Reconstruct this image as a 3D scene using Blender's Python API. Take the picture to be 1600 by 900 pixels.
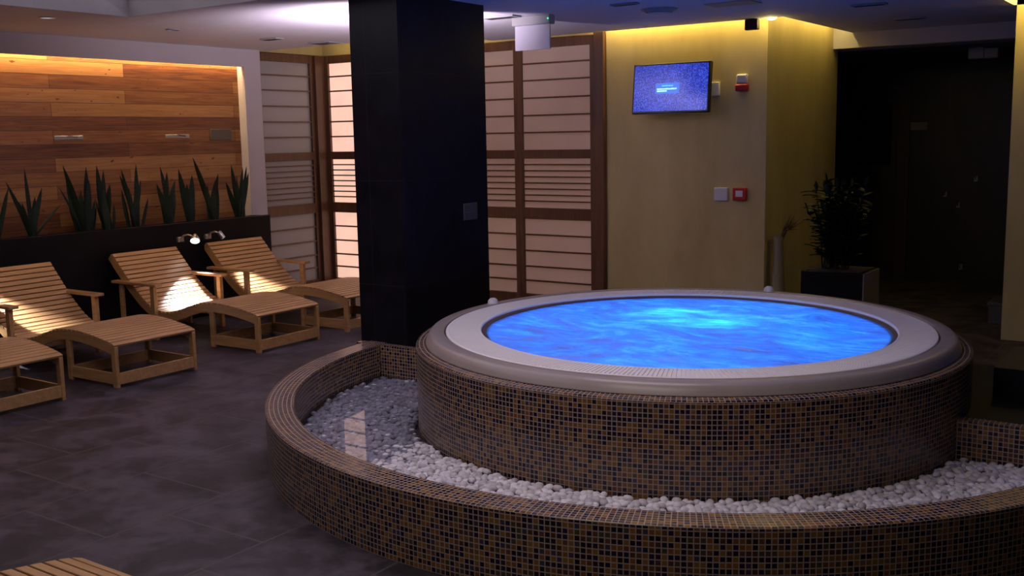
import bpy, bmesh, math, random
from mathutils import Vector, Matrix
import numpy as np
for o in list(bpy.data.objects): bpy.data.objects.remove(o)
S = bpy.context.scene; COL = S.collection
PI = math.pi
# ---------------------------------------------------------------- camera
PITCH, ROLL, AZ, FPX, CAMH = .1437, .0183, .606, 1636., 1.579
def cam_axes():
    cp, sp = math.cos(PITCH), math.sin(PITCH)
    F = Vector((0, cp, -sp)); D = Vector((0, -sp, -cp)); X = Vector((1, 0, 0))
    c, s = math.cos(ROLL), math.sin(ROLL)
    X2 = c*X + s*D; D2 = -s*X + c*D
    R = Matrix.Rotation(AZ, 3, 'Z')
    return R @ X2, R @ D2, R @ F
CX, CD, CF = cam_axes()
cam = bpy.data.cameras.new('camera'); co = bpy.data.objects.new('camera', cam); COL.objects.link(co)
cam.sensor_width = 36; cam.lens = FPX/1600*36; cam.clip_end = 100; cam.clip_start = .05
M = Matrix((CX, -CD, -CF)).transposed().to_4x4(); M.translation = Vector((0, 0, CAMH)); co.matrix_world = M
S.camera = co
def proj(p):
    d = Vector(p) - Vector((0, 0, CAMH)); w = d.dot(CF)
    if w < .05: return (-999, -999)
    return (800 + FPX*d.dot(CX)/w, 450 + FPX*d.dot(CD)/w)
# ---------------------------------------------------------------- world, exposure
W = bpy.data.worlds.new('world'); S.world = W; W.use_nodes = True
W.node_tree.nodes['Background'].inputs[0].default_value = (.55, .42, .6, 1)
W.node_tree.nodes['Background'].inputs[1].default_value = .013
S.view_settings.view_transform = 'Standard'; S.view_settings.look = 'None'
S.view_settings.exposure = 0; S.view_settings.gamma = 1; S.view_settings.use_curve_mapping = False
# ---------------------------------------------------------------- lights
def area(name, loc, size, col, power, direction=(0, 0, -1), spread=PI):
    l = bpy.data.lights.new(name, 'AREA'); l.shape = 'RECTANGLE'; l.size, l.size_y = size; l.energy = power; l.color = col; l.spread = spread
    o = bpy.data.objects.new(name, l); COL.objects.link(o); o.location = loc
    d = Vector(direction).normalized()
    up = Vector((0, 1, 0)) if abs(d.y) < .9 else Vector((1, 0, 0))
    z = -d; x = up.cross(z).normalized(); y = z.cross(x)
    m = Matrix((x, y, z)).transposed().to_4x4(); m.translation = Vector(loc); o.matrix_world = m
    return o
def spot(name, loc, target, col, power, ang, blend=.5, r=.02):
    l = bpy.data.lights.new(name, 'SPOT'); l.energy = power; l.color = col; l.spot_size = ang; l.spot_blend = blend; l.shadow_soft_size = r
    o = bpy.data.objects.new(name, l); COL.objects.link(o); o.location = loc
    o.rotation_euler = (Vector(target) - Vector(loc)).to_track_quat('-Z', 'Y').to_euler(); return o
def point(name, loc, col, power, r=.05):
    l = bpy.data.lights.new(name, 'POINT'); l.energy = power; l.color = col; l.shadow_soft_size = r
    o = bpy.data.objects.new(name, l); COL.objects.link(o); o.location = loc; return o
YEL = (1, .76, .22); WARM = (1, .65, .30)
# luminous recess over the loungers side (area light at the glowing recess ceiling)
area('light_recess', (-4.815, 2.73, 2.564), (3.2, 3.82), (.92, .80, 1), 20)
area('light_fill_behind_camera', (-1.6, 1.6, 2.43), (1.6, 1.2), (1, .86, .74), 20)  # unseen fill added to light the tub rim and mosaic from the front
area('light_fill_before_tub', (-2.2, 3.5, 2.43), (1.4, .9), (1, .82, .86), 14)  # second added fill, out of view overhead, to brighten the rim top
# warm strip over the timber wall, in its cove
area('light_timber_cove', (-7.955, 4.9, 2.36), (.03, 4.1), WARM, 34, (-.25, 0, -1))
# yellow strips in the ceiling slots
area('light_slot_back', (-3.85, 8.04, 2.60), (1.5, .03), YEL, 10, (0, .1, -1))
area('light_slot_screens', (-6.3, 7.95, 2.62), (3.0, .03), YEL, 3.0, (0, .2, -1))
area('light_slot_side', (-3.03, 8.9, 2.60), (.03, 1.5), YEL, 5, (-.1, 0, -1))
area('light_slot_pillar', (-1.28, 8.2, 2.60), (.16, .3), YEL, 3.0, (0, .5, -1))
point('light_slot_corner', (-3.06, 8.0, 2.42), (1, .78, .25), 1.1, .03)
# blue underwater lamps of the tub
TC = (-2.369, 5.005)
for i, (dx, dy, e) in enumerate(((-.22, .42, 9), (.1, .28, 6), (-.65, -.1, 3.4), (.6, .1, 3.4), (0, -.6, 2.8))):
    point('light_underwater', (TC[0]+dx, TC[1]+dy, .40 if i < 2 else .3), (.02, .28, 1), e, .05)
# white uplight on the hidden flank of the column
spot('light_column_uplight', (-4.78, 5.55, 1.95), (-5.0, 5.75, 2.45), (1, .84, 1), 270, 2.6, .9, .05)

# ---------------------------------------------------------------- materials
def mat(name, col, rough=.5, metal=0, spec=.5, emit=None, estr=0):
    m = bpy.data.materials.new(name); m.use_nodes = True
    b = m.node_tree.nodes['Principled BSDF']
    b.inputs['Base Color'].default_value = (*col, 1); b.inputs['Roughness'].default_value = rough
    b.inputs['Metallic'].default_value = metal; b.inputs['Specular IOR Level'].default_value = spec
    if emit: b.inputs['Emission Color'].default_value = (*emit, 1); b.inputs['Emission Strength'].default_value = estr
    return m
class N:
    def __init__(s, m): s.t = m.node_tree; s.b = s.t.nodes['Principled BSDF']; s.out = s.t.nodes['Material Output']
    def n(s, typ, **k):
        q = s.t.nodes.new(typ)
        for a, v in k.items():
            if a == 'ins':
                for i, x in v.items(): q.inputs[i].default_value = x
            else: setattr(q, a, v)
        return q
    def l(s, a, b): s.t.links.new(a, b)
    def math(s, op, a, b=None, c=None):
        q = s.n('ShaderNodeMath', operation=op)
        for i, v in enumerate((a, b, c)):
            if v is None: continue
            if isinstance(v, (int, float)): q.inputs[i].default_value = v
            else: s.l(v, q.inputs[i])
        return q.outputs[0]
    def ramp(s, fac, stops, interp='LINEAR'):
        q = s.n('ShaderNodeValToRGB'); cr = q.color_ramp; cr.interpolation = interp
        while len(cr.elements) < len(stops): cr.elements.new(.5)
        for e, (p, c) in zip(cr.elements, stops): e.position = p; e.color = (*c, 1)
        s.l(fac, q.inputs[0]); return q.outputs[0]
    def noise(s, vec=None, scale=5, detail=3, rough=.5, dist=0):
        q = s.n('ShaderNodeTexNoise'); q.inputs['Scale'].default_value = scale; q.inputs['Detail'].default_value = detail
        q.inputs['Roughness'].default_value = rough; q.inputs['Distortion'].default_value = dist
        if vec is not None: s.l(vec, q.inputs['Vector'])
        return q.outputs[0]
    def mix(s, f, a, b, mode='MIX'):
        q = s.n('ShaderNodeMix', data_type='RGBA', blend_type=mode)
        for i, v in ((0, f), (6, a), (7, b)):
            if isinstance(v, (int, float)): q.inputs[i].default_value = v
            elif isinstance(v, tuple): q.inputs[i].default_value = (*v, 1)
            else: s.l(v, q.inputs[i])
        return q.outputs[2]
    def coord(s, which='Object', scale=(1, 1, 1)):
        c = s.n('ShaderNodeTexCoord'); mp = s.n('ShaderNodeMapping'); mp.inputs['Scale'].default_value = scale
        s.l(c.outputs[which], mp.inputs[0]); return mp.outputs[0]
    def bump(s, h, strength=.3, dist=.01):
        q = s.n('ShaderNodeBump'); q.inputs['Strength'].default_value = strength; q.inputs['Distance'].default_value = dist
        s.l(h, q.inputs['Height']); s.l(q.outputs[0], s.b.inputs['Normal'])

def mosaic_mat():
    m = mat('glass_mosaic', (.1, .05, .03), .22); k = N(m)
    uv = k.n('ShaderNodeTexCoord').outputs['UV']
    sc = k.n('ShaderNodeVectorMath', operation='SCALE'); sc.inputs['Scale'].default_value = 1/.0212; k.l(uv, sc.inputs[0])
    fl = k.n('ShaderNodeVectorMath', operation='FLOOR'); k.l(sc.outputs[0], fl.inputs[0])
    fr = k.n('ShaderNodeVectorMath', operation='FRACTION'); k.l(sc.outputs[0], fr.inputs[0])
    wn = k.n('ShaderNodeTexWhiteNoise', noise_dimensions='2D'); k.l(fl.outputs[0], wn.inputs['Vector'])
    col = k.ramp(wn.outputs['Value'], [(0, (.007, .005, .016)), (.26, (.012, .008, .026)), (.40, (.055, .024, .014)), (.52, (.150, .066, .017)), (.66, (.175, .090, .022)), (.80, (.095, .038, .022)), (.88, (.045, .042, .024)), (.95, (.035, .030, .060))], 'CONSTANT')
    sp = k.n('ShaderNodeSeparateXYZ'); k.l(fr.outputs[0], sp.inputs[0])
    d = []
    for o in (sp.outputs[0], sp.outputs[1]):
        a = k.math('ABSOLUTE', k.math('SUBTRACT', o, .5)); d.append(a)
    mx = k.math('MAXIMUM', *d)
    g = k.math('GREATER_THAN', mx, .405)
    k.l(k.mix(g, col, (.31, .225, .20)), k.b.inputs['Base Color'])
    k.l(k.math('MULTIPLY_ADD', g, .5, .2), k.b.inputs['Roughness'])
    k.bump(k.math('SUBTRACT', 1, g), .25, .002)
    return m
MOS = mosaic_mat()
def floor_mat():
    m = mat('stone_floor_tiles', (.06, .05, .06), .4); k = N(m)
    c = k.n('ShaderNodeTexCoord'); mp = k.n('ShaderNodeMapping'); mp.inputs['Rotation'].default_value = (0, 0, PI/2)
    mp.inputs['Location'].default_value = (-.05, .17, 0); k.l(c.outputs['Object'], mp.inputs[0])
    br = k.n('ShaderNodeTexBrick'); br.offset = .5; br.squash = 1; k.l(mp.outputs[0], br.inputs['Vector'])
    for n_, v in (('Scale', 1), ('Mortar Size', .0045), ('Mortar Smooth', .1), ('Brick Width', .61), ('Row Height', .585)): br.inputs[n_].default_value = v
    br.inputs['Color1'].default_value = (.5, .5, .5, 1); br.inputs['Color2'].default_value = (.6, .6, .6, 1); br.inputs['Mortar'].default_value = (0, 0, 0, 1)
    n1 = k.noise(k.coord('Object'), 3.2, 6, .62, .6); n2 = k.noise(k.coord('Object'), 14, 4, .6)
    nn = k.math('MULTIPLY_ADD', n2, .35, k.math('MULTIPLY', n1, .75))
    base = k.ramp(nn, [(.34, (.007, .005, .007)), (.5, (.020, .015, .021)), (.64, (.060, .047, .062))])
    k.l(k.mix(br.outputs['Fac'], base, (.07, .056, .058)), k.b.inputs['Base Color'])
    k.b.inputs['Specular IOR Level'].default_value = .35
    k.l(k.math('MULTIPLY_ADD', n2, .3, .42), k.b.inputs['Roughness']); k.bump(nn, .15, .004)
    return m
FLOOR = floor_mat()
def plank_mat():
    m = mat('timber_planks', (.4, .2, .08), .45); k = N(m)
    uv = k.n('ShaderNodeTexCoord').outputs['UV']
    br = k.n('ShaderNodeTexBrick'); br.offset = .37; br.offset_frequency = 2; k.l(uv, br.inputs['Vector'])
    for n_, v in (('Scale', 1), ('Mortar Size', .002), ('Mortar Smooth', 0), ('Brick Width', 1.9), ('Row Height', .113)): br.inputs[n_].default_value = v
    br.inputs['Color1'].default_value = (0, 0, 0, 1); br.inputs['Color2'].default_value = (1, 1, 1, 1)
    mp = k.n('ShaderNodeMapping'); mp.inputs['Scale'].default_value = (1.2, 22, 1); k.l(uv, mp.inputs[0])
    gr = k.noise(mp.outputs[0], 2.2, 5, .6, .9)
    mp2 = k.n('ShaderNodeMapping'); mp2.inputs['Scale'].default_value = (4, 9, 1); k.l(uv, mp2.inputs[0])
    kn = k.noise(mp2.outputs[0], 3, 2, .5)
    f = k.math('ADD', k.math('MULTIPLY', br.outputs['Color'], .42), k.math('MULTIPLY', gr, .62))
    col = k.ramp(f, [(.22, (.07, .018, .007)), (.42, (.19, .066, .020)), (.6, (.30, .13, .040)), (.85, (.44, .23, .085))])
    col = k.mix(k.math('GREATER_THAN', kn, .70), col, (.12, .04, .015))
    k.l(k.mix(br.outputs['Fac'], col, (.05, .02, .01)), k.b.inputs['Base Color']); k.bump(gr, .2, .003)
    return m
def wood_mat(name, c1, c2, rough=.42, axis=(1.5, 30, 30)):
    m = mat(name, c1, rough); k = N(m)
    g = k.noise(k.coord('Object', axis), 1.6, 4, .6, .4)
    k.l(k.ramp(g, [(.3, c1), (.7, c2)]), k.b.inputs['Base Color']); return m
TEAK = wood_mat('lounger_timber', (.31, .165, .068), (.46, .265, .120), .4, (30, 1.5, 30))
TEAKS = wood_mat('lounger_frame_timber', (.29, .150, .058), (.42, .240, .100), .42, (2, 20, 20))
SCRW = wood_mat('screen_timber', (.070, .028, .014), (.13, .055, .026), .4, (20, 20, 1.5))
def plaster(name, c1, c2, rough=.75, sc=2.2, bump=.1, axis=(1, 1, 1)):
    m = mat(name, c1, rough); k = N(m); v = k.coord('Object', axis)
    g = k.noise(v, sc, 5, .6, .3); k.l(k.ramp(g, [(.3, c1), (.7, c2)]), k.b.inputs['Base Color'])
    k.bump(k.noise(v, 40, 4, .6), bump, .003); return m
CEIL = plaster('ceiling_paint', (.55, .53, .60), (.59, .57, .64), .8)
WHITE = plaster('white_plaster', (.44, .41, .45), (.48, .45, .49), .8)
YELW = plaster('cream_textured_wallcovering', (.42, .32, .13), (.56, .45, .20), .6, 2.6, .35, (1, 1, .35))
def black_tile(name='black_wall_tiles', px=.45, pz=.66):
    m = mat(name, (.008, .007, .012), .32); k = N(m)
    uv = k.n('ShaderNodeTexCoord').outputs['UV']
    br = k.n('ShaderNodeTexBrick'); br.offset = 0; k.l(uv, br.inputs['Vector'])
    for n_, v in (('Scale', 1), ('Mortar Size', .0025), ('Brick Width', px), ('Row Height', pz)): br.inputs[n_].default_value = v
    n1 = k.noise(k.coord('Object'), 6, 4, .6)
    k.b.inputs['Specular IOR Level'].default_value = .22
    k.l(k.mix(br.outputs['Fac'], k.ramp(n1, [(.3, (.005, .004, .008)), (.7, (.010, .009, .015))]), (.018, .016, .024)), k.b.inputs['Base Color'])
    return m
BLKT = black_tile()
BLACK = plaster('black_lacquer', (.0025, .002, .003), (.004, .0035, .005), .5, 5, .02); BLACK.node_tree.nodes['Principled BSDF'].inputs['Specular IOR Level'].default_value = .15
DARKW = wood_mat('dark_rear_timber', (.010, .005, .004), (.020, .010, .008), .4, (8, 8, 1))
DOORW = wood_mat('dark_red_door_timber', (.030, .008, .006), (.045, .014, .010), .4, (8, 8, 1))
def pane_mat(name, col, estr, emit):
    m = mat(name, col, .28, 0, .5, emit, estr); k = N(m)
    g = k.noise(k.coord('Object'), 3.5, 3, .5)
    k.l(k.ramp(g, [(.3, tuple(c*.85 for c in emit)), (.7, emit)]), k.b.inputs['Emission Color']); return m
PANE_LIT = pane_mat('brightly_backlit_pane', (.5, .42, .38), 1.0, (1.0, .60, .46))
PANE_DIM = pane_mat('softly_backlit_pane', (.30, .24, .22), .11, (1.0, .52, .34))
PANE_OFF = pane_mat('unlit_frosted_pane', (.26, .24, .25), .012, (.8, .7, .75))
ACRY = plaster('tub_acrylic', (.30, .25, .25), (.34, .29, .285), .28, 4, .02)
GRATE = plaster('white_grating', (.82, .79, .81), (.86, .83, .85), .45, 6, .02)
GROOVE = mat('dark_gasket', (.09, .06, .055), .5)
BASIN = mat('tub_basin', (.75, .78, .8), .3)
METAL = mat('brushed_metal', (.45, .45, .46), .32, .9)
CHROME = mat('chrome', (.8, .8, .82), .12, 1)
GREYP = mat('grey_plastic', (.30, .29, .30), .5)
WHITEP = mat('white_plastic', (.62, .60, .62), .4)
BLACKP = mat('black_plastic', (.008, .008, .01), .35)
REDP = mat('red_plastic', (.42, .012, .015), .4)
SOIL = plaster('potting_soil', (.012, .008, .006), (.03, .02, .014), .9, 20, .5)
def leaf_mat(name, a, b):
    m = mat(name, a, .6); m.node_tree.nodes['Principled BSDF'].inputs['Specular IOR Level'].default_value = .25; k = N(m); g = k.noise(k.coord('Object', (6, 6, 30)), 3, 4, .6, 1)
    k.l(k.ramp(g, [(.35, a), (.65, b)]), k.b.inputs['Base Color']); return m
LEAF = leaf_mat('banded_green_leaf', (.0015, .005, .0025), (.006, .020, .008))
DLEAF = leaf_mat('dark_green_leaf', (.002, .005, .003), (.005, .011, .006))
TWIG = mat('dry_brown_twig', (.09, .035, .018), .8)
def stone_mat():
    m = mat('white_pebble', (.6, .58, .62), .5); k = N(m)
    oi = k.n('ShaderNodeNewGeometry').outputs['Random Per Island']; ob = k.n('ShaderNodeObjectInfo').outputs['Random']
    f = k.math('FRACT', k.math('ADD', oi, ob))
    k.l(k.ramp(f, [(0, (.40, .37, .40)), (.5, (.58, .55, .60)), (1, (.72, .69, .74))]), k.b.inputs['Base Color']); return m
STONE = stone_mat()

# ---------------------------------------------------------------- mesh helpers
class MB:
    def __init__(s): s.v = []; s.f = []; s.uv = []; s.mi = []; s.sm = []
    def face(s, idx, uv=None, mi=0, sm=False):
        s.f.append(idx); s.uv.append(uv or [(0, 0)]*len(idx)); s.mi.append(mi); s.sm.append(sm)
    def box(s, a, b, mi=0, mtx=None):
        (x0, y0, z0), (x1, y1, z1) = [[f(p, q) for p, q in zip(a, b)] for f in (min, max)]
        n = len(s.v)
        P = [(x0, y0, z0), (x1, y0, z0), (x1, y1, z0), (x0, y1, z0), (x0, y0, z1), (x1, y0, z1), (x1, y1, z1), (x0, y1, z1)]
        for p in P:
            s.v.append(tuple(mtx @ Vector(p)) if mtx is not None else p)
        def add(ids, ax):
            s.face([n+i for i in ids], [(P[i][ax[0]], P[i][ax[1]]) for i in ids], mi)
        add((0, 3, 2, 1), (0, 1)); add((4, 5, 6, 7), (0, 1)); add((0, 1, 5, 4), (0, 2)); add((2, 3, 7, 6), (0, 2)); add((1, 2, 6, 5), (1, 2)); add((3, 0, 4, 7), (1, 2))
        return s
    def lathe(s, prof, c=(0, 0), n=128, a0=0, a1=2*PI, mi=0, sm=True, closed=False):
        full = abs(a1-a0-2*PI) < 1e-6; m = n if full else n+1; base = len(s.v); L = len(prof)
        for i in range(m):
            a = a0+(a1-a0)*i/n
            for r, z in prof: s.v.append((c[0]+r*math.cos(a), c[1]+r*math.sin(a), z))
        arc = [0]
        for i in range(1, L): arc.append(arc[-1]+math.hypot(prof[i][0]-prof[i-1][0], prof[i][1]-prof[i-1][1]))
        R = sum(p[0] for p in prof)/L
        rng = L if closed else L-1
        for i in range(n):
            j = (i+1) % m if full else i+1
            u0 = R*(a1-a0)*i/n; u1 = R*(a1-a0)*(i+1)/n
            for k in range(rng):
                k2 = (k+1) % L; v0 = arc[k]; v1 = arc[k2] if k2 else arc[k]+.1
                s.face([base+i*L+k, base+j*L+k, base+j*L+k2, base+i*L+k2], [(u0, v0), (u1, v0), (u1, v1), (u0, v1)], mi, sm)
        return s
    def tube(s, pts, r, n=8, mi=0):
        pts = [Vector(p) for p in pts]; base = len(s.v)
        rs = r if isinstance(r, (list, tuple)) else [r]*len(pts)
        ref = Vector((0, 0, 1))
        for i, p in enumerate(pts):
            t = (pts[min(i+1, len(pts)-1)]-pts[max(i-1, 0)]).normalized()
            if abs(t.dot(ref)) > .95: ref = Vector((1, 0, 0)) if abs(t.x) < .9 else Vector((0, 1, 0))
            u = t.cross(ref).normalized(); w = t.cross(u)
            for k in range(n):
                a = 2*PI*k/n; s.v.append(tuple(p+(u*math.cos(a)+w*math.sin(a))*rs[i]))
        for i in range(len(pts)-1):
            for k in range(n):
                k2 = (k+1) % n
                s.face([base+i*n+k, base+i*n+k2, base+(i+1)*n+k2, base+(i+1)*n+k], None, mi, True)
        s.face([base+k for k in range(n)][::-1], None, mi); s.face([base+(len(pts)-1)*n+k for k in range(n)], None, mi)
        return s
    def sphere(s, c, r, sc=(1, 1, 1), n=12, m=8, mi=0, mtx=None):
        base = len(s.v)
        for i in range(m+1):
            th = PI*i/m
            for k in range(n):
                a = 2*PI*k/n; p = Vector((r*sc[0]*math.sin(th)*math.cos(a), r*sc[1]*math.sin(th)*math.sin(a), r*sc[2]*math.cos(th)))
                if mtx is not None: p = mtx @ p
                s.v.append(tuple(p+Vector(c)))
        for i in range(m):
            for k in range(n):
                k2 = (k+1) % n; s.face([base+i*n+k, base+(i+1)*n+k, base+(i+1)*n+k2, base+i*n+k2], None, mi, True)
        return s
    def build(s, name, mats, parent=None, bevel=0, weld=True, **tags):
        me = bpy.data.meshes.new(name); me.from_pydata(s.v, [], s.f)
        uvl = me.uv_layers.new(name='UVMap'); flat = [c for u in s.uv for p in u for c in p]
        uvl.data.foreach_set('uv', flat)
        me.polygons.foreach_set('material_index', s.mi); me.polygons.foreach_set('use_smooth', s.sm)
        for m in (mats if isinstance(mats, (list, tuple)) else [mats]): me.materials.append(m)
        bm = bmesh.new(); bm.from_mesh(me)
        if weld: bmesh.ops.remove_doubles(bm, verts=bm.verts, dist=1e-6)
        bmesh.ops.recalc_face_normals(bm, faces=bm.faces); bm.to_mesh(me); bm.free()
        me.set_sharp_from_angle(angle=.7)
        o = bpy.data.objects.new(name, me); COL.objects.link(o)
        if parent: o.parent = parent
        if bevel:
            b = o.modifiers.new('bevel', 'BEVEL'); b.width = bevel; b.segments = 2; b.limit_method = 'ANGLE'
        for k, v in tags.items(): o[k] = v
        return o
def thing(name, label, cat, loc=(0, 0, 0), rz=0, group=None):
    o = bpy.data.objects.new(name, None); COL.objects.link(o); o.location = loc; o.rotation_euler = (0, 0, rz)
    o.empty_display_size = .1; o['label'] = label; o['category'] = cat
    if group: o['group'] = group
    return o
def struct(name, mb, m, **k): return mb.build(name, m, kind='structure', **k)
def dup(root, loc, rz, label, group=None):
    r = root.copy(); COL.objects.link(r); r.location = loc; r.rotation_euler = (0, 0, rz); r['label'] = label
    if group: r['group'] = group
    for ch in list(root.children):
        c = ch.copy(); COL.objects.link(c); c.parent = r
        for g in ch.children:
            d = g.copy(); COL.objects.link(d); d.parent = c
    return r

# ================================================================ ROOM SHELL
struct('floor', MB().box((-9, -1.5, -.1), (3, 13, 0)), FLOOR)
CZ = 2.45
c = MB()
for x0, x1, y0, y1 in ((-8.1, 3, -1.5, .8), (-8.1, -6.43, .8, 4.66), (-3.2, 3, .8, 4.66), (-8.1, 3, 4.66, 6.2), (-8.1, -1.41, 6.2, 7.24), (-1.15, 3, 6.2, 7.24),
                       (-5.7, -1.41, 7.24, 7.98), (-1.15, 3, 7.24, 7.98), (-2.95, -1.41, 7.98, 8.45), (-1.15, 3, 7.98, 8.45), (-2.95, 3, 8.45, 9.72)):
    c.box((x0, y0, CZ), (x1, y1, CZ+.07))
struct('ceiling', c, CEIL)
# recess over the loungers: deeper reveal and glowing ceiling
r = MB()
r.box((-6.45, .78, CZ+.07), (-6.43, 4.68, CZ+.12)); r.box((-6.43, 4.66, CZ+.07), (-3.2, 4.68, CZ+.12)); r.box((-3.2, .78, CZ+.07), (-3.18, 4.68, CZ+.12)); r.box((-6.43, .78, CZ+.07), (-3.2, .8, CZ+.12))
r.box((-6.43, .8, CZ), (-6.425, 4.66, CZ+.12)); r.box((-6.43, 4.655, CZ), (-3.2, 4.66, CZ+.12)); r.box((-3.205, .8, CZ), (-3.2, 4.66, CZ+.12))
struct('trim_1', r, plaster('grey_recess_paint', (.22, .20, .21), (.26, .24, .25), .8))
GLOW = mat('glowing_recess_ceiling', (.8, .78, .8), .6, 0, .3, (1, .92, .97), .4)
struct('trim_2', MB().box((-6.45, .78, CZ+.12), (-3.18, 4.68, CZ+.14)), GLOW)
# upper closing boards above the slots
up = MB(); up.box((-8.1, 7.2, 2.72), (-2.8, 8.3, 2.76)); up.box((-3.3, 8.3, 2.72), (-2.8, 9.8, 2.76)); up.box((-1.45, 6.1, 2.72), (-.5, 8.6, 2.76))
up.box((-2.95, 7.98, 2.52), (-2.93, 9.72, 2.72)); up.box((-5.7, 7.96, 2.52), (-2.95, 7.98, 2.72)); up.box((-8.1, 7.2, 2.52), (-5.7, 7.24, 2.72))
up.box((-1.45, 6.15, 2.52), (-1.41, 8.45, 2.72)); up.box((-1.15, 6.15, 2.52), (-1.11, 8.45, 2.72)); up.box((-1.45, 6.11, 2.52), (-1.1, 6.15, 2.72))
struct('trim_3', up, CEIL)
# left wall: timber in a niche framed by white plaster, planter below
w = MB(); w.box((-8.04, -.5, .0), (-8.0, 6.965, 2.42))
w.uv = [[(p[0], p[1]) for p in u] for u in w.uv]
struct('wall_left', w, plank_mat())
f = MB()
f.box((-7.94, -.5, 2.285), (-7.90, 6.965, CZ)); f.box((-8.12, 6.965, .0), (-7.90, 7.17, CZ)); f.box((-8.12, -.5, 2.42), (-7.94, 6.965, 2.45))
struct('wall_niche', f, WHITE)
# wall above the panels (inside slot) and back yellow wall
b = MB(); b.box((-8.1, 8.12, 0), (-4.575, 8.2, 2.72)); b.box((-8.1, 7.17, 2.45), (-8.0, 8.12, 2.72)); b.box((-8.1, 7.17, 0), (-8.03, 8.12, 2.45))
b.box((-4.575, 8.1, 0), (-3.12, 8.2, 2.72)); b.box((-3.22, 8.2, 0), (-3.12, 9.86, 2.72))
struct('wall_back', b, YELW)
struct('wall_fascia', MB().box((-3.22, 9.72, 2.315), (3, 9.86, 2.72)), WHITE)
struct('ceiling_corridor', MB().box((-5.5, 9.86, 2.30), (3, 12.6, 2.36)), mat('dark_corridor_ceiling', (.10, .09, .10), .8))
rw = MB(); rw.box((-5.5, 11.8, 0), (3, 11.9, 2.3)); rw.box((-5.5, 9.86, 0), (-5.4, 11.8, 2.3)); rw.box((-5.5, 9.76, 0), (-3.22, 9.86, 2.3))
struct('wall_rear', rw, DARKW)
struct('wall_pillar', MB().box((-1.39, 8.45, 0), (.2, 9.0, 2.72)), YELW)
# dark doors on the rear wall
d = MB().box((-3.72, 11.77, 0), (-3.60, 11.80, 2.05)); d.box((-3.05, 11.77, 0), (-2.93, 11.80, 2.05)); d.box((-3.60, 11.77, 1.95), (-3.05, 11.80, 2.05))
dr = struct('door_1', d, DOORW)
lf = MB().box((-3.6, 11.785, 0), (-3.05, 11.798, 1.95)); lf.build('door_leaf', DARKW, dr)
MB().box((-3.5, 11.775, 1.2), (-3.12, 11.785, 1.86)).build('door_glass', mat('dark_door_glass', (.012, .012, .02), .12), dr)
MB().box((-1.165, 6.4, 2.47), (-1.151, 8.44, 2.56)).build('led_strip', mat('yellow_led_strip', (1, .8, .3), .5, 0, .5, (1, .78, .20), 5), label='bright yellow light strip in the ceiling slot by the right pillar', category='light')
# black tiled column
cm = MB().box((-4.62, 4.94, .0), (-4.23, 5.83, CZ))
struct('wall_column', cm, BLKT)
# dark platform behind the tub
pf = MB().box((-4.23, 4.935, 0), (-3.3, 6.2, .27)); pf.box((-1.5, 4.935, 0), (1.6, 6.2, .27))
struct('trim_4', pf, BLACK)

# ================================================================ HOT TUB
tub = thing('hot_tub', 'large round hot tub with brown mosaic sides, pale rim and glowing blue bubbling water', 'hot tub', (*TC, 0))
def tubpart(name, mb, m, **k): return mb.build(name, m, tub, **k)
prof = [(1.413, .0), (1.413, .515)]
tubpart('mosaic_side', MB().lathe(prof, n=192), MOS)
tubpart('mosaic_ledge', MB().lathe([(1.413, .515), (1.408, .522), (1.34, .527)], n=192), MOS)
shell = MB().lathe([(1.358, .520), (1.362, .530), (1.355, .548), (1.345, .566), (1.336, .575), (1.325, .580), (1.272, .582), (1.266, .579), (1.264, .560)], n=192)
tubpart('rim', shell, ACRY, label='grey moulded acrylic rim')
tubpart('rim_groove', MB().lathe([(1.266, .568), (1.252, .566)], n=192), GROOVE)
gr = MB(); NG = 380
gr.lathe([(1.256, .560), (1.256, .576), (1.253, .579), (1.240, .579), (1.240, .573)], n=192); gr.lathe([(1.090, .573), (1.090, .579), (1.075, .579), (1.070, .574), (1.070, .550)], n=192)
gr.lathe([(1.241, .573), (1.089, .573)], n=192)
for i in range(NG):
    a = 2*PI*i/NG; gr.box((1.089, -.0066, .572), (1.241, .0066, .579), 0, Matrix.Rotation(a, 4, 'Z'))
tubpart('overflow_grating', gr, GRATE, label='white slotted overflow grating ring')
tubpart('inner_lip', MB().lathe([(1.071, .566), (1.060, .566), (1.048, .560), (1.040, .535), (1.03, .50)], n=160), GROOVE)
tubpart('basin', MB().lathe([(1.035, .55), (1.02, .40), (.92, .25), (.85, .22), (.80, .08), (.5, .05), (.001, .05)], n=96), BASIN)
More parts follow.
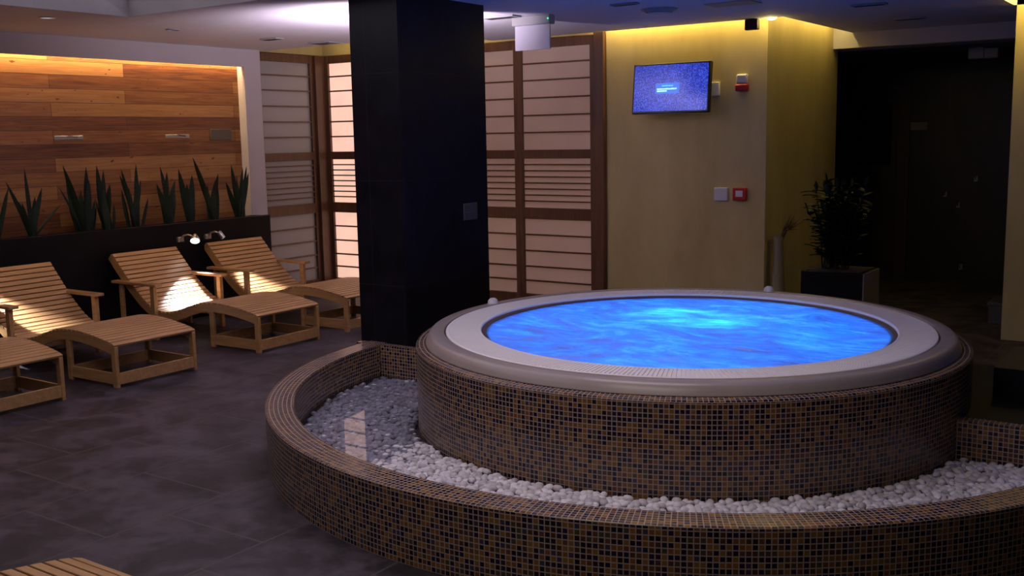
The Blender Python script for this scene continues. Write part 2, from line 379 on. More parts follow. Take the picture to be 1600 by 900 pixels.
def tub_water():
    m = bpy.data.materials.new('glowing_churned_water'); m.use_nodes = True; t = m.node_tree; t.nodes.remove(t.nodes['Principled BSDF'])
    k = N.__new__(N); k.t = t; k.out = t.nodes['Material Output']
    v = k.coord('Object', (1, 2.0, 1))
    n1 = k.noise(v, 1.25, 8, .62, 2.4); n2 = k.noise(v, 5, 6, .65, 1.6)
    nn = k.math('ADD', k.math('MULTIPLY', n1, .65), k.math('MULTIPLY', n2, .35))
    col = k.ramp(nn, [(.40, (.03, .08, .26)), (.47, (.15, .32, .72)), (.55, (.32, .60, 1)), (.64, (.8, 1, 1))])
    foam = k.ramp(nn, [(.38, (.36, .34, .44)), (.50, (.12, .14, .20))])
    tr = k.n('ShaderNodeBsdfTranslucent'); k.l(col, tr.inputs[0]); df = k.n('ShaderNodeBsdfDiffuse'); k.l(foam, df.inputs[0])
    tp = k.n('ShaderNodeBsdfTransparent'); tp.inputs[0].default_value = (.5, .75, 1, 1)
    gl = k.n('ShaderNodeBsdfGlossy'); gl.inputs['Roughness'].default_value = .12
    bp = k.n('ShaderNodeBump'); bp.inputs['Strength'].default_value = .9; bp.inputs['Distance'].default_value = .05; k.l(nn, bp.inputs['Height'])
    for q in (tr, df, gl): k.l(bp.outputs[0], q.inputs['Normal'])
    a = k.n('ShaderNodeAddShader'); k.l(tr.outputs[0], a.inputs[0]); k.l(df.outputs[0], a.inputs[1])
    mx = k.n('ShaderNodeMixShader'); mx.inputs[0].default_value = .25; k.l(a.outputs[0], mx.inputs[1]); k.l(tp.outputs[0], mx.inputs[2])
    fr = k.n('ShaderNodeFresnel'); fr.inputs[0].default_value = 1.25; k.l(bp.outputs[0], fr.inputs['Normal'])
    m2 = k.n('ShaderNodeMixShader'); k.l(fr.outputs[0], m2.inputs[0]); k.l(mx.outputs[0], m2.inputs[1]); k.l(gl.outputs[0], m2.inputs[2])
    k.l(m2.outputs[0], k.out.inputs[0]); return m
from mathutils import noise as mn
wt = MB(); NR, NA = 44, 120
wt.v.append((0, 0, .556))
for i in range(1, NR+1):
    r_ = 1.044*i/NR
    for j in range(NA):
        a = 2*PI*j/NA; x, y = r_*math.cos(a), r_*math.sin(a)
        h = .016*mn.fractal(Vector((x*2.2, y*3.4, 1.7)), .8, 2.0, 5)
        wt.v.append((x, y, .556+h*min(1, (1.05-r_)*6)))
for j in range(NA): wt.face([0, 1+j, 1+(j+1) % NA], None, 0, True)
for i in range(NR-1):
    for j in range(NA):
        a_, b_ = 1+i*NA+j, 1+i*NA+(j+1) % NA; wt.face([a_, a_+NA, b_+NA, b_], None, 0, True)
wo = tubpart('water', wt, tub_water()); wo['label'] = 'bright blue churning water'
for (px, py) in ((-3.759, 5.092), (-2.398, 6.504)):
    dx, dy = px-TC[0], py-TC[1]; q = 1.30/math.hypot(dx, dy); dx *= q; dy *= q
    mb = MB().lathe([(.0005, .034), (.018, .030), (.030, .018), (.032, .004), (.034, 0), (.001, 0)], n=20)
    o = tubpart('air_control_knob', mb, WHITEP); o.location = (dx, dy, .581)

# ================================================================ PEBBLE POOL AND LOW WALL
YB = 4.87
low = thing('curved_mosaic_wall', 'low curved brown mosaic wall around the pebble basin', 'wall', (*TC, 0))
RO, RI, HW = 2.175, 2.036, .291
aL = PI+math.asin((TC[1]-4.94)/RO); aR = 2*PI-math.asin((TC[1]-YB)/RO)
# arc runs clockwise side facing the camera: from the column (left) round the front to the right
a0 = PI + math.asin((TC[1]-4.935)/RO); a1 = 2*PI - math.asin((TC[1]-YB)/RO)
MB().lathe([(RO, 0), (RO, HW-.004)], n=140, a0=a0, a1=a1).build('outer_face', MOS, low)
MB().lathe([(RO, HW-.004), (RO-.004, HW), (RI+.004, HW), (RI, HW-.004)], n=140, a0=a0, a1=a1).build('coping', MOS, low)
MB().lathe([(RI, HW-.004), (RI, 0)], n=140, a0=a0, a1=a1).build('inner_face', MOS, low)
sw = thing('straight_mosaic_wall', 'low straight mosaic wall closing the pebble basin behind, left of the tub', 'wall', (-4.05, YB, 0))
MB().box((-.55, 0, 0), (.36, .06, HW-.002)).build('wall_face', MOS, sw)
sw2 = thing('straight_mosaic_wall', 'low straight mosaic wall closing the pebble basin at far right of tub', 'wall', (-.6, YB, 0))
MB().box((-.40, 0, 0), (.9, .06, HW-.002)).build('wall_face', MOS, sw2)
st = thing('platform_step', 'dark step on the platform right of the tub', 'step', (-.5, 5.75, .27))
MB().box((-.42, -.3, 0), (1.2, .3, .15)).build('tread', BLKT, st)

# pebbles
random.seed(7); rng = np.random.RandomState(3)
pts = []; p_ = .031
for iy in range(200):
    for ix in range(200):
        x = -4.6+ix*p_+(iy % 2)*p_/2+random.uniform(-.006, .006); y = 2.9+iy*p_*.86+random.uniform(-.006, .006)
        rr = math.hypot(x-TC[0], y-TC[1])
        if rr < 1.432 or rr > RI-.018 or y > YB-.018: continue
        lift = max(0, min(1, (x+3.35)/.5))
        z = .078+.030*lift+random.uniform(-.009, .010)
        pts.append((x, y, z))
def visible(p):
    u, v = proj(p)
    if not (-5 < u < 1605 and 0 < v < 900): return False
    P = Vector(p); C_ = Vector((0, 0, CAMH))
    for R_ in (RI, RO):
        # walk toward the camera until outside R_
        lo, hi = 0., 1.
        for _ in range(24):
            m_ = (lo+hi)/2; q = P.lerp(C_, m_)
            if math.hypot(q.x-TC[0], q.y-TC[1]) < R_: lo = m_
            else: hi = m_
        if P.lerp(C_, lo).z < HW-.003: return False
    return True
vis = [p for p in pts if visible(p)]
vis.sort(key=lambda p: p[0]**2+p[1]**2+(p[2]-CAMH)**2)
near = set(vis[:300])
def pebble(mb, c, seed, n=10, m=6):
    rs = random.Random(seed); r = rs.uniform(.0165, .0215)
    mt = (Matrix.Rotation(rs.uniform(0, 6.3), 3, 'Z') @ Matrix.Rotation(rs.uniform(-.35, .35), 3, 'X') @ Matrix.Rotation(rs.uniform(-.35, .35), 3, 'Y'))
    b0 = len(mb.v); mb.sphere(c, r, (rs.uniform(1, 1.3), rs.uniform(.8, 1), rs.uniform(.6, .8)), n, m, 0, mt)
    off = Vector((rs.uniform(0, 50), 0, 0)); C_ = Vector(c)
    for i in range(b0, len(mb.v)):
        d = Vector(mb.v[i])-C_; k = 1+.22*mn.noise(d*38+off); mb.v[i] = tuple(C_+d*k)
protos = []
for i in range(12):
    mb = MB(); pebble(mb, (0, 0, 0), 100+i, 14, 9); protos.append(mb.build('pebble', STONE))
PL = 'white rounded pebble beside the foot of the mosaic tub, in the nearest rows'
for i, p in enumerate(vis[:300]):
    o = protos[i] if i < 12 else protos[i % 12].copy()
    if i >= 12: COL.objects.link(o)
    o.location = p; o.rotation_euler = (0, 0, random.uniform(0, 6.28))
    px_ = proj(p)[0]
    w_ = ('left', 'below the left part of the tub') if px_ < 930 else (('middle', 'below the middle of the tub') if px_ < 1260 else ('right', 'toward the right end where the strip widens'))
    o['label'] = 'white rounded pebble in the front strip, '+w_[1]; o['category'] = 'pebble'; o['group'] = 'pebbles of the front strip, '+w_[0]
mb = MB(); i = 0
for p in pts:
    if p in near: continue
    i += 1; pebble(mb, p, i, 8, 5)
mb.build('pebble_bed', STONE, label='bed of white pebbles under shallow water between tub and low wall', category='pebbles', kind='stuff', weld=True)
struct('trim_5', MB().lathe([(1.414, .058), (RI-.001, .058)], TC, 128, PI+.03, 2*PI-.06), plaster('grey_basin_floor', (.09, .085, .09), (.14, .13, .14), .8))
def still_water():
    m = bpy.data.materials.new('still_shallow_water'); m.use_nodes = True; t = m.node_tree; t.nodes.remove(t.nodes['Principled BSDF'])
    k = N.__new__(N); k.t = t; k.out = t.nodes['Material Output']
    tp = k.n('ShaderNodeBsdfTransparent'); tp.inputs[0].default_value = (.78, .80, .84, 1); gl = k.n('ShaderNodeBsdfGlossy'); gl.inputs['Roughness'].default_value = .0
    fr = k.n('ShaderNodeFresnel'); fr.inputs[0].default_value = 1.45
    m2 = k.n('ShaderNodeMixShader'); k.l(fr.outputs[0], m2.inputs[0]); k.l(tp.outputs[0], m2.inputs[1]); k.l(gl.outputs[0], m2.inputs[2]); k.l(m2.outputs[0], k.out.inputs[0]); return m
wa = MB().lathe([(1.4135, .100), (RI-.0005, .100)], (0, 0), 128, PI+.055, 2*PI-.05)
o = wa.build('shallow_water', still_water(), label='still shallow water mirroring the lit screen over the pebbles', category='water', kind='stuff'); o.location = (*TC, 0)

# ================================================================ SCREENS
def screen(name, label, x0, x1, axis, fixed, pane, t=.05, cat='screen', group=None):
    """timber screen panel: stiles, rails, bars, panes; axis 'x' panel faces -Y, axis 'y' faces +X"""
    if axis == 'x': root = thing(name, label, cat, ((x0+x1)/2, fixed, 0), 0, group)
    else: root = thing(name, label, cat, (fixed, (x0+x1)/2, 0), PI/2, group)
    h = (x1-x0)/2; s = .045; fb = MB()
    for sx in (-1, 1):
        MB().box((sx*h, -.0, 0), (sx*(h-s), t, 2.44)).build('stile', SCRW, root, bevel=.003)
    for z0, z1 in ((2.36, 2.44), (1.375, 1.455), (.82, .925), (0, .12)):
        MB().box((-h+s, .002, z0), (h-s, t-.002, z1)).build('rail', SCRW, root, bevel=.003)
    secs = (([2.227, 2.078, 1.921, 1.765, 1.611], .014), ([1.375-.0556*(i+1) for i in range(7)], .012), ([.675, .525, .378, .245], .014))
    for zs, th in secs:
        g = MB()
        for z in zs: g.box((-h+s, .006, z-th/2), (h-s, .028, z+th/2))
        g.build('lattice_bars', SCRW, root)
    for z0, z1 in ((1.455, 2.36), (.925, 1.375), (.12, .82)):
        MB().box((-h+s, .028, z0), (h-s, .036, z1)).build('pane', pane, root)
    return root
SY = 8.06
screen('shoji_screen', 'brightly glowing timber lattice screen between corner post and black column', -7.87-.045, -7.125, 'x', SY, PANE_LIT)
screen('shoji_screen', 'glowing timber lattice screen hidden mostly behind the black column', -7.125, -6.305, 'x', SY, PANE_LIT)
screen('shoji_screen', 'pink backlit lattice screen immediately right of the black column', -6.305, -5.485, 'x', SY, PANE_DIM)
screen('shoji_screen', 'pink backlit lattice screen next to the cream television wall', -5.485, -4.675, 'x', SY, PANE_DIM)
screen('shoji_screen', 'unlit grey lattice screen beside the white niche frame', 7.175, 7.93, 'y', -7.95, PANE_OFF)
o = MB().box((-7.995, 7.93, 0), (-7.915, SY+.05, 2.44)).build('screen_post', SCRW, bevel=.003, label='brown timber corner post where grey and glowing screens meet', category='post')
o = MB().box((-4.675, SY-.01, 0), (-4.577, SY+.038, 2.46)).build('screen_post', SCRW, bevel=.003, label='brown timber end post against the cream television wall', category='post')

# ================================================================ PLANTER WITH SNAKE PLANTS
pl = thing('long_planter', 'long black planter box below the timber wall behind the loungers', 'planter', (-7.835, 3.3, 0))
q = MB().box((.13, -3.6, 0), (.105, 3.72, .866)); q.box((-.06, 3.67, 0), (.105, 3.72, .866)); q.box((-.06, -3.6, 0), (-.045, 3.67, .866))
q.build('planter_box', BLACK, pl)
MB().box((.132, -3.6, .866), (.10, 3.722, .873)).build('rim_strip', mat('dark_rim_strip', (.03, .022, .026), .25), pl)
MB().box((-.045, -3.59, .60), (.105, 3.67, .845)).build('soil', SOIL, pl)
def blade(mb, base, tip_h, lean, az, w, curve=.04, twist=0):
    n = 9; b0 = len(mb.v); d = Vector((math.cos(az), math.sin(az), 0)); side = Vector((-math.sin(az+twist), math.cos(az+twist), 0))
    nrm = side.cross(Vector((0, 0, 1)))
    for i in range(n):
        t = i/(n-1); p = Vector(base)+d*(lean*t+curve*t*t)+Vector((0, 0, tip_h*t))
        ww = w*(.55+.9*t-1.42*t**3) if t < .98 else w*.02
        ww = max(ww, .0008); th = .004*(1-t)+.0008
        for o_ in (-side*ww/2, nrm*th+Vector((0, 0, 0)), side*ww/2, -nrm*th*1.8): mb.v.append(tuple(p+o_))
    for i in range(n-1):
        for k in range(4):
            k2 = (k+1) % 4; mb.face([b0+i*4+k, b0+i*4+k2, b0+(i+1)*4+k2, b0+(i+1)*4+k], None, 0, True)
    mb.face([b0, b0+1, b0+2, b0+3]); mb.face([b0+(n-1)*4+k for k in range(4)])
plants = [  # y, list of (height, lean in y, width)
 (4.33, [(.50, -.06, .05), (.42, .10, .05), (.34, .0, .05), (.30, -.12, .04)], 'snake plant cut by the left photo edge, leftmost in the long planter'),
 (4.63, [(.56, -.02, .042), (.46, -.15, .04), (.40, .10, .045), (.33, .03, .05), (.26, .22, .035), (.3, -.07, .05)], 'sparse open snake plant, with one low leaf leaning right, over the left lounger'),
 (5.05, [(.57, -.13, .055), (.50, -.06, .06), (.36, .05, .05), (.40, -.16, .03)], 'snake plant with a broad tall leaf leaning left, left of the tight upright clump'),
 (5.13, [(.55, .02, .055), (.44, .04, .055), (.34, -.02, .05)], 'narrow snake plant with two upright leaves between broad-leaved and clumped ones'),
 (5.31, [(.56, -.03, .055), (.52, .03, .055), (.46, -.09, .055), (.40, .06, .06), (.36, -.02, .06)], 'tight upright snake plant clump left of the fanned one'),
 (5.58, [(.56, .02, .045), (.47, -.13, .045), (.52, -.09, .04), (.42, .09, .045), (.36, -.02, .055), (.40, .04, .045)], 'fanned snake plant above the gap right of the left spotlit lounger'),
 (5.93, [(.53, -.08, .05), (.48, .04, .06), (.40, .10, .055), (.38, -.10, .055), (.34, 0, .06), (.30, .05, .05)], 'bushy snake plant left of the narrow dark one, above the reading lamp'),
 (6.17, [(.50, -.07, .06), (.44, .03, .06), (.36, 0, .06), (.34, -.03, .05)], 'narrow dark snake plant just right of the bushy one'),
 (6.42, [(.60, -.17, .055), (.44, .10, .06), (.38, .06, .06), (.34, -.05, .06), (.32, .0, .06)], 'snake plant with the tallest single leaf, leaning left, below the metal plate'),
 (6.74, [(.52, -.06, .05), (.49, .06, .05), (.44, .10, .045), (.40, -.02, .055), (.36, -.10, .05), (.35, .03, .055), (.50, .08, .04)], 'rightmost snake plant in the planter, against the white frame')]
for i, (y, bl, lab) in enumerate(plants):
    mb = MB(); rs = random.Random(i)
    for h, lean, wd in bl:
        blade(mb, (rs.uniform(-.035, .035), rs.uniform(-.025, .025), 0), h, lean*1.0, PI/2, wd*1.2, lean*.2, rs.uniform(-1.0, -.2)+PI/2*0+rs.choice((PI/2, PI/2+.5)))
    for k_ in range(3): blade(mb, (rs.uniform(-.03, .03), rs.uniform(-.05, .05), 0), rs.uniform(.22, .36), rs.uniform(-.09, .09), PI/2, .045, 0, PI/2+rs.uniform(-.5, .5))
    o = mb.build('snake_plant', LEAF, label=lab, category='plant', group='snake plants in the long planter'); o.location = (-7.805, y, .846)

# fittings on the timber wall
o = MB().box((0, -.125, -.052), (.012, .125, .052)).build('metal_plate', mat('dull_grey_metal', (.10, .085, .065), .5, .3), bevel=.004, label='grey rectangular metal plate at right end of timber wall', category='plate'); o.location = (-8.0, 6.72, 1.647)
for y, lab in ((5.13, 'slim metal wall fitting on the timber, left one above the snake plants'), (6.22, 'slim metal wall fitting on the timber, left of the rectangular plate')):
    t = thing('wall_fitting', lab, 'wall fitting', (-8.0, y, 1.636), 0, 'slim fittings on the timber wall')
    MB().box((0, -.13, -.016), (.012, .13, .016)).build('back_plate', METAL, t, bevel=.003)
    MB().tube([(.012, -.02, .006), (.05, -.02, .01), (.055, .05, .004)], .007).build('spout', CHROME, t)

# ================================================================ LOUNGERS
PR = [(0, .285), (.05, .303), (.15, .322), (.3, .343), (.42, .352), (.52, .352), (.64, .340), (.78, .302), (.9, .265), (1.0, .244), (1.08, .238), (1.17, .248), (1.26, .283), (1.34, .335), (1.42, .400), (1.5, .475), (1.6, .577), (1.70, .682)]
def prof_pts(n=16):
    P = [Vector((a, 0, b)) for a, b in PR]; out = []
    for i in range(len(P)-1):
        p0, p1, p2, p3 = P[max(i-1, 0)], P[i], P[i+1], P[min(i+2, len(P)-1)]
        for j in range(n):
            t = j/n; out.append(.5*((2*p1)+(p2-p0)*t+(2*p0-5*p1+4*p2-p3)*t*t+(3*p1-p0-3*p2+p3)*t**3))
    out.append(P[-1]); return out
PP = prof_pts()
def zat(s):
    for a, b in zip(PP, PP[1:]):
        if a.x <= s <= b.x: return a.z+(b.z-a.z)*(s-a.x)/(b.x-a.x)
    return PP[-1].z
def make_lounger(label):
    root = thing('slatted_lounger', label, 'lounger', (0, 0, 0), 0, 'slatted timber loungers')
    HWD = .325; pitch = .047; mb = MB(); acc = 0; nxt = pitch/2
    for a, b in zip(PP, PP[1:]):
        L = (b-a).length
        while acc+L >= nxt:
            p = a.lerp(b, (nxt-acc)/L); tg = (b-a).normalized(); nm = Vector((-tg.z, 0, tg.x))
            m = Matrix((tg, Vector((0, 1, 0)), nm)).transposed().to_4x4(); m.translation = p
            mb.box((-.0188, -HWD, -.016), (.0188, HWD, 0), 0, m); nxt += pitch
        acc += L
    mb.build('slats', TEAK, root, bevel=.0025)
    for sy in (-1, 1):
        rl = MB(); n0 = 0; pts2 = PP[::4]+[PP[-1]]; y0, y1 = sy*.300, sy*.324
        for p in pts2:
            i_ = PP.index(p); a = PP[max(i_-1, 0)]; b = PP[min(i_+1, len(PP)-1)]; tg = (b-a).normalized(); nm = Vector((-tg.z, 0, tg.x))
            for y in (y0, y1):
                for off in (-.0165, -.075): q_ = p+nm*off; rl.v.append((max(q_.x, .0), y, q_.z))
        for i in range(len(pts2)-1):
            k = i*4
            for a_, b_ in ((0, 1), (1, 3), (3, 2), (2, 0)): rl.face([k+a_, k+b_, k+4+b_, k+4+a_])
        k = (len(pts2)-1)*4; rl.face([0, 1, 3, 2]); rl.face([k, k+1, k+3, k+2])
        rl.build('side_rail', TEAKS, root)
        for s0, s1, top in ((.002, .047, zat(.02)-.02), (.50, .545, zat(.52)-.03)):
            MB().box((s0, sy*.297, 0), (s1, sy*.322, top)).build('leg', TEAKS, root, bevel=.003)
        MB().box((.047, sy*.302, .022), (.50, sy*.318, .098)).build('stretcher', TEAKS, root, bevel=.002)
        MB().box((1.150, sy*.3245, 0), (1.197, sy*.358, .440)).build('arm_post', TEAKS, root, bevel=.003)
        MB().box((1.560, sy*.3245, 0), (1.600, sy*.350, .440)).build('arm_post', TEAKS, root, bevel=.003)
        MB().box((1.105, sy*.305, .440), (1.66, sy*.378, .462)).build('armrest', TEAKS, root, bevel=.004)
        MB().box((1.197, sy*.326, .10), (1.56, sy*.346, .16)).build('stretcher', TEAKS, root, bevel=.002)
    MB().box((.006, -.297, .022), (.026, .297, .098)).build('stretcher', TEAKS, root, bevel=.002)
    MB().box((.510, -.297, .022), (.530, .297, .098)).build('stretcher', TEAKS, root, bevel=.002)
    MB().box((1.585, -.3245, .03), (1.605, .3245, .10)).build('stretcher', TEAKS, root, bevel=.002)
    return root
lg = make_lounger('slatted timber lounger cut off by left edge, only its foot end showing')
lg.location = (-5.93, 3.33, 0); lg.rotation_euler = (0, 0, PI)
dup(lg, (-5.91, 4.325, 0), PI+.005, 'slatted timber lounger with white lamplight on its left seat, nearest fully seen one')
dup(lg, (-5.955, 5.575, 0), PI+.02, 'slatted timber lounger with a glaring white light patch on its seat, middle of three')
dup(lg, (-5.975, 6.555, 0), PI+.01, 'farthest slatted timber lounger, its foot hidden by the black column')
dup(lg, (-2.60, 1.815, 0), -PI/2, 'slatted timber lounger whose corner shows at the bottom left of the photo')

# reading lamps on the planter
def lamp(loc, target, label, power, big=True, on=True):
    root = thing('reading_lamp', label, 'lamp', loc, 0, 'reading lamps on the planter')
    MB().box((0, -.03, -.022), (.03, .03, .022)).build('wall_bracket', METAL, root, bevel=.004)
    h = Vector((.17, .035, .005))
    MB().tube([(.02, 0, .0), (.06, .0, .035), (.11, .01, .045), (.15, .025, .03), tuple(h)], .008).build('gooseneck', METAL, root)
    d = (Vector(target)-(Vector(loc)+h)).normalized()
    z = d; x = Vector((0, 0, 1)).cross(z).normalized(); y = z.cross(x); m = Matrix((x, y, z)).transposed().to_4x4(); m.translation = h
    k = MB(); R_ = .042 if big else .02
    k.lathe([(.001, -.05), (.016, -.05), (.022, -.035), (R_, .0), (R_, .02), (R_-.004, .02), (R_-.006, .008), (.001, .008)], n=24)
    k.v = [tuple(m @ Vector(v)) for v in k.v]; head = k.build('lamp_head', METAL, root)
    g = MB().lathe([(R_-.006, .010), (.001, .012)], n=24); g.v = [tuple(m @ Vector(v)) for v in g.v]
    g.build('lamp_lens', mat('lit_lamp_lens', (.8, .8, .85), .3, 0, .5, (.92, .95, 1), 14), head)
    if power:
        p = Vector(loc)+h+d*.03
        spot('light_reading', p, target, (.90, .93, 1), power, .80, 1.0, .02)
    return root
lamp((-7.648, 5.90, .735), (-7.12, 5.62, .25), 'bright reading lamp beside the middle lounger, lens glowing white', 420)
lamp((-7.648, 6.20, .735), (-7.20, 6.42, .27), 'thin curved reading lamp at top left corner of farthest lounger', 170, False)
lamp((-7.648, 3.80, .735), (-7.22, 4.16, .27), 'reading lamp outside the left photo edge lighting the left lounger', 210, False)

# ================================================================ WALL FITTINGS, TELEVISION
tv = thing('television', 'wall television showing blue static with a message box', 'television', (-3.89, 7.95, 1.95), 0)
tv.rotation_euler = (-.10, 0, math.radians(-1.5))
TW, TH = .352, .205
MB().box((-TW, 0, -TH), (TW, .045, TH)).build('tv_frame', BLACKP, tv, bevel=.006)
def static_mat():
    m = mat('blue_static_screen', (0, 0, 0), .2, 0, .5, (.05, .08, .6), 1); k = N(m)
    v = k.coord('Object'); n1 = k.noise(v, 170, 1, .5); n2 = k.noise(v, 4, 2, .5)
    f = k.math('ADD', k.math('MULTIPLY', n1, .85), k.math('MULTIPLY', n2, .15))
    k.l(k.ramp(f, [(.36, (.004, .008, .16)), (.5, (.014, .034, .44)), (.64, (.085, .14, .92))]), k.b.inputs['Emission Color']); return m
sc_ = MB().box((-TW+.016, -.002, -TH+.018), (TW-.016, .0005, TH-.014)).build('screen', static_mat(), tv)
MB().box((-.135, -.0035, -.045), (.085, -.002, .042)).build('message_box', mat('message_box_blue', (0, 0, 0), .3, 0, .5, (.07, .20, .95), 1.0), sc_)
def fake_text(mb, x0, x1, z, h, seed, gap=.35):
    rs = random.Random(seed); x = x0
    while x < x1:
        w_ = rs.uniform(.5, 1.0)*h; mb.box((x, -.0045, z), (min(x+w_, x1), -.0035, z+h*rs.uniform(.8, 1.0))); x += w_+h*gap
cy = MB(); fake_text(cy, -.075, .025, .014, .012, 1); cy.build('message_heading', mat('cyan_message', (0, 0, 0), .3, 0, .5, (.05, .75, 1), 1.2), sc_)
wh = MB(); fake_text(wh, -.120, .060, -.012, .012, 2, .15); fake_text(wh, -.120, -.03, -.029, .013, 3, .15)
wh.build('message_lines', mat('pale_message', (0, 0, 0), .3, 0, .5, (.45, .95, 1), 1.4), sc_)
MB().box((-.06, .045, -.05), (.06, .148, .05)).build('bracket', BLACKP, tv)
area('light_tv_glow', (-3.94, 7.93, 1.95), (.6, .35), (.2, .3, 1), .35, (0, -1, -.1))
o = MB().box((-.035, -.03, -.055), (.035, 0, .055)).build('cable_box', WHITEP, bevel=.004, label='small white box peeking out behind the television', category='wall box'); o.location = (-3.55, 8.1, 1.93)
t = thing('alarm_sounder', 'white and red fire alarm sounder right of the television', 'alarm', (-3.318, 8.1, 1.972))
MB().box((-.048, -.045, -.01), (.048, 0, .068)).build('beacon', WHITEP, t, bevel=.014)
MB().box((-.054, -.05, -.068), (.054, 0, -.01)).build('base', REDP, t, bevel=.012)
o = MB().box((-.060, -.018, -.055), (.060, 0, .055)).build('wall_switch', WHITEP, bevel=.006, label='white square wall switch beside the red call point', category='switch'); o.location = (-3.495, 8.1, 1.077)
t = thing('fire_call_point', 'red square fire call point on the cream wall', 'fire alarm', (-3.328, 8.1, 1.082))
MB().box((-.058, -.035, -.052), (.058, 0, .052)).build('housing', REDP, t, bevel=.006)
MB().box((-.030, -.038, -.022), (.030, -.034, .028)).build('press_plate', WHITEP, t)
t = thing('socket_plate', 'grey four-part socket plate on the black column', 'socket', (-4.23, 5.625, 1.087), 0)
MB().box((0, -.075, -.056), (.008, .075, .056)).build('plate', mat('dull_grey_plate', (.09, .08, .07), .5), t, bevel=.002)
for sy in (-1, 1):
    for sz in (-1, 1): MB().box((.008, sy*.036-.03, sz*.027-.022), (.012, sy*.036+.03, sz*.027+.022)).build('socket', mat('dark_socket', (.06, .06, .065), .4), t)

# emergency sign hanging from the ceiling
t = thing('emergency_sign', 'hanging emergency light with blank pale panel near the black column', 'emergency light', (-4.335, 6.58, CZ), 0)
MB().box((-.165, -.03, -.066), (.165, .05, 0)).build('housing', GREYP, t, bevel=.006)
MB().box((-.155, .0, -.243), (.150, .012, -.066)).build('panel', mat('pale_lilac_panel', (.40, .38, .44), .4), t)
MB().sphere((.155, -.032, -.03), .006).build('indicator', mat('green_indicator', (0, .2, .05), .4, 0, .5, (.1, 1, .3), 2), t)
# ceiling items
def ctag(o, lab, cat, grp=None):
    o['label'] = lab; o['category'] = cat
    if grp: o['group'] = grp
def downlight(x, y, lab, lit):
    t = thing('downlight', lab, 'downlight', (x, y, CZ))
    MB().lathe([(.055, 0), (.055, -.006), (.042, -.008), (.040, .0)], n=24).build('trim_ring', WHITEP if lit else GREYP, t)
    MB().lathe([(.041, -.003), (.001, -.003)], n=24).build('lens', mat('downlight_lens', (.5, .5, .5), .3, 0, .5, (1, .95, .95), .6) if lit else BLACKP, t)
downlight(-6.83, 4.29, 'pale lit downlight in ceiling above the timber wall', True)
downlight(-6.89, 5.38, 'dark unlit downlight right of the pale lit one', False)
downlight(-6.95, 3.75, 'dark downlight at the extreme left of the ceiling', False)
def vent(x, y, sx, sy, lab):
    t = thing('ceiling_vent', lab, 'vent', (x, y, CZ))
    MB().box((-sx, -sy, -.012), (sx, sy, 0)).build('frame', GREYP, t, bevel=.003)
    m_ = MB()
    for k in range(4): m_.box((-sx*.85, -sy+sy*2*(k+.7)/5, -.014), (sx*.85, -sy+sy*2*(k+1.1)/5, -.012))
    m_.build('slots', BLACKP, t)
vent(-6.91, 6.42, .10, .05, 'small dark ceiling vent above the white niche frame')
vent(-6.86, 7.02, .13, .10, 'square ceiling vent near the slot left of the column')
vent(-4.52, 6.45, .14, .06, 'dark slotted ceiling vent between column and emergency light')
vent(-2.20, 7.62, .12, .04, 'thin dark ceiling slot near the top edge, right of the yellow corner')
vent(-2.22, 8.80, .12, .04, 'thin dark ceiling slot nearest the dark corridor fascia')
vent(-3.47, 6.40, .10, .03, 'thin dark ceiling slot left of the round diffuser')
t = thing('round_diffuser', 'round ceiling air diffuser in front of the cream wall', 'air diffuser', (-3.44, 6.85, CZ))
MB().lathe([(.13, 0), (.13, -.004), (.12, -.012), (.10, -.022), (.095, -.022)], n=32).build('outer_ring', GREYP, t)
MB().lathe([(.085, -.012), (.08, -.03), (.001, -.034)], n=32).build('disc', GREYP, t)
MB().lathe([(.10, -.004), (.001, -.004)], n=32).build('opening', BLACKP, t)
o = MB().box((-.17, -.10, -.008), (.17, .10, 0)).build('ceiling_hatch', mat('beige_hatch', (.50, .36, .24), .7), bevel=.002); ctag(o, 'beige rectangular ceiling hatch above the far tub side', 'hatch'); o.location = (-2.91, 6.90, CZ)
t = thing('ceiling_speaker', 'small dark box hanging from the ceiling edge by the yellow corner light', 'speaker', (-3.19, 7.95, CZ))
MB().box((-.052, -.03, -.085), (.052, .025, -.004)).build('body', mat('dark_maroon_plastic', (.02, .008, .01), .4), t, bevel=.006)
MB().box((-.02, -.01, -.004), (.02, .01, 0)).build('mount', BLACKP, t)
t = thing('slot_lamp', 'bright yellow lamp glowing in the ceiling slot corner', 'lamp', (-3.06, 8.02, 2.455))
MB().sphere((0, 0, 0), .028, (1.5, 1, .7)).build('bulb', mat('glowing_bulb', (1, .8, .4), .4, 0, .5, (1, .8, .32), 9), t)
MB().lathe([(.02, .018), (.02, .05), (.001, .05)], n=16).build('socket', WHITEP, t)

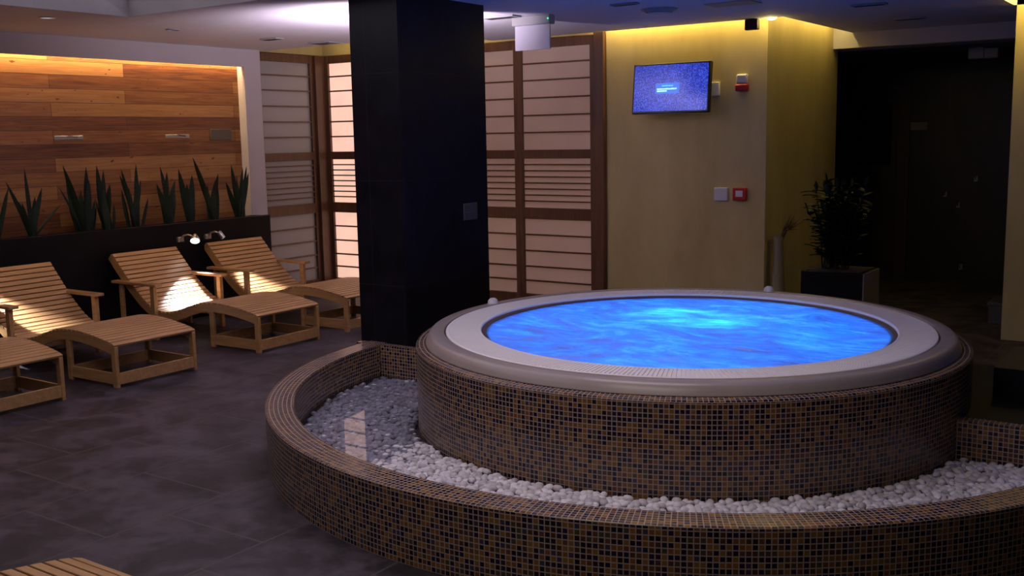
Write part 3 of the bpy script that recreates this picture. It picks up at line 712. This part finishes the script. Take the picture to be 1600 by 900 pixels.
# ================================================================ CORNER PLANTER, PLANT, VASE
t = thing('box_planter', 'square dark planter box behind the tub holding a dark bushy plant', 'planter', (-2.41, 7.8, 0))
MB().box((-.23, -.2, 0), (.226, .2, .55)).build('box', BLACK, t, bevel=.003)
MB().box((.2265, -.198, 0), (.236, .198, .548)).build('painted_lit_side', mat('painted_side_light', (.16, .14, .16), .5), t, label='right side with the light on it painted in grey')  # light falling on the box's right face, painted in as paler grey
MB().box((-.2, -.17, .55), (.2, .17, .556)).build('soil', SOIL, t)
t = thing('bushy_pot_plant', 'dark bushy plant with pointed leaves in the box planter behind the tub', 'plant', (-2.43, 7.8, .557))
rs = random.Random(4); lv = MB(); stm = MB()
def leaf(mb, p, d, L, w):
    d = Vector(d).normalized(); s_ = d.cross(Vector((0, 0, 1))); s_ = s_.normalized() if s_.length > .01 else Vector((1, 0, 0)); u = s_.cross(d)
    b0 = len(mb.v); p = Vector(p); prof = ((0, .1), (.25, .8), (.5, 1), (.75, .7), (1, .03))
    for tt, ww in prof:
        cpt = p+d*L*tt-Vector((0, 0, L*.25*tt*tt))
        for o_ in (-s_*w*ww/2+u*.004, -u*.003, s_*w*ww/2+u*.004): mb.v.append(tuple(cpt+o_))
    for i in range(4):
        for k in range(2): mb.face([b0+i*3+k, b0+i*3+k+1, b0+(i+1)*3+k+1, b0+(i+1)*3+k], None, 0, True)
for i in range(34):
    a = rs.uniform(0, 2*PI); ln = rs.uniform(.02, .26); h = rs.uniform(.28, .66); bx, by = rs.uniform(-.10, .10), rs.uniform(-.1, .1)
    tip = Vector((bx+ln*math.cos(a), by+ln*math.sin(a)*.7, h)); base = Vector((bx, by, 0)); mid = (base+tip)/2+Vector((0, 0, .04)); mid.x = bx+(tip.x-bx)*.3
    stm.tube([base, mid, tip], [.006, .005, .002], 5)
    for k in range(15):
        u_ = .15+.85*k/14; p = base.lerp(mid, u_*2) if u_ < .5 else mid.lerp(tip, u_*2-1)
        an = rs.uniform(0, 2*PI); leaf(lv, p, (math.cos(an), math.sin(an), rs.uniform(.15, .9)), rs.uniform(.09, .16), rs.uniform(.04, .062))
    leaf(lv, tip, (tip.x-bx, tip.y-by, .8), .11, .04)
stm.build('stems', DLEAF, t, weld=False); lv.build('foliage', DLEAF, t, weld=False)
# pale vase with dry twigs at the yellow side wall
t = thing('floor_vase', 'tall pale floor vase with dry brown twigs against the cream side wall', 'vase', (-3.035, 8.19, 0))
MB().lathe([(.001, 0), (.065, 0), (.072, .02), (.06, .25), (.045, .5), (.038, .68), (.048, .74), (.044, .74), (.034, .68), (.04, .5), (.001, .48)], n=28).build('vase_body', mat('pale_ceramic', (.26, .21, .13), .5), t)
tw = MB()
for i in range(16):
    a = rs.uniform(-.5, .5)+(0 if i % 2 else .3); L = rs.uniform(.12, .26)
    x1 = L*math.cos(a)*.8; tw.tube([(0, 0, .64), (x1*.4, rs.uniform(-.03, .03), .79), (x1, rs.uniform(-.06, .06), .79+L*math.sin(a)*.7+.03)], [.004, .003, .0012], 5)
    tw.tube([(x1*.4, 0, .79), (x1*.8, rs.uniform(-.05, .05), .89+rs.uniform(-.05, .03))], [.003, .001], 5)
tw.build('dry_twigs', TWIG, t, weld=False)

# ================================================================ REAR DARK AREA
o = MB().box((-.085, -.006, -.042), (.085, 0, .042)).build('door_sign', mat('pale_sign', (.20, .16, .12), .5), bevel=.002, label='small blank pale sign plate on the dark rear wall', category='sign'); o.location = (-2.845, 11.8, 1.61)
t = thing('emergency_light', 'pale box light under the dark corridor ceiling behind the fascia', 'emergency light', (-2.0, 10.4, 2.30))
MB().box((-.09, -.05, -.10), (.04, .05, 0)).build('lamp_body', GREYP, t, bevel=.006)
MB().box((.04, -.04, -.10), (.16, .04, -.01)).build('battery_box', GREYP, t, bevel=.006)
def hook(px, py, lab):
    Y = 11.8; d = Vector((CX*(px-800)+CD*(py-450)+CF*FPX)); k = Y/d.y; p = Vector((0, 0, CAMH))+d*k
    t_ = thing('coat_hook', lab, 'hook', (p.x, Y, p.z), 0, 'shiny hooks on the dark rear wall')
    MB().box((-.018, -.006, -.03), (.018, 0, .03)).build('hook_plate', METAL, t_, bevel=.003)
    MB().tube([(0, -.006, 0), (0, -.04, -.01), (0, -.05, .02)], .006).build('prong', CHROME, t_)
    MB().sphere((0, -.05, .024), .014).build('knob', CHROME, t_)
hook(1525, 279, 'tiny shiny hook on dark rear wall, highest of the glinting ones')
hook(1497, 320, 'tiny shiny hook on dark rear wall, brightest glint below the highest')
hook(1477, 303, 'tiny shiny hook on dark rear wall, leftmost of the upper three glints')
hook(1501, 417, 'tiny shiny hook low on the dark rear wall near the tub rim')
t = thing('low_box', 'low grey box in the dark just left of the yellow pillar', 'box', (-1.50, 9.3, 0))
MB().box((-.10, -.2, 0), (.3, .2, .15)).build('box_body', mat('grey_box', (.05, .045, .05), .5), t, bevel=.004)
MB().box((-.11, -.21, .15), (.31, .21, .18)).build('box_lid', mat('grey_lid', (.06, .055, .06), .5), t, bevel=.004)
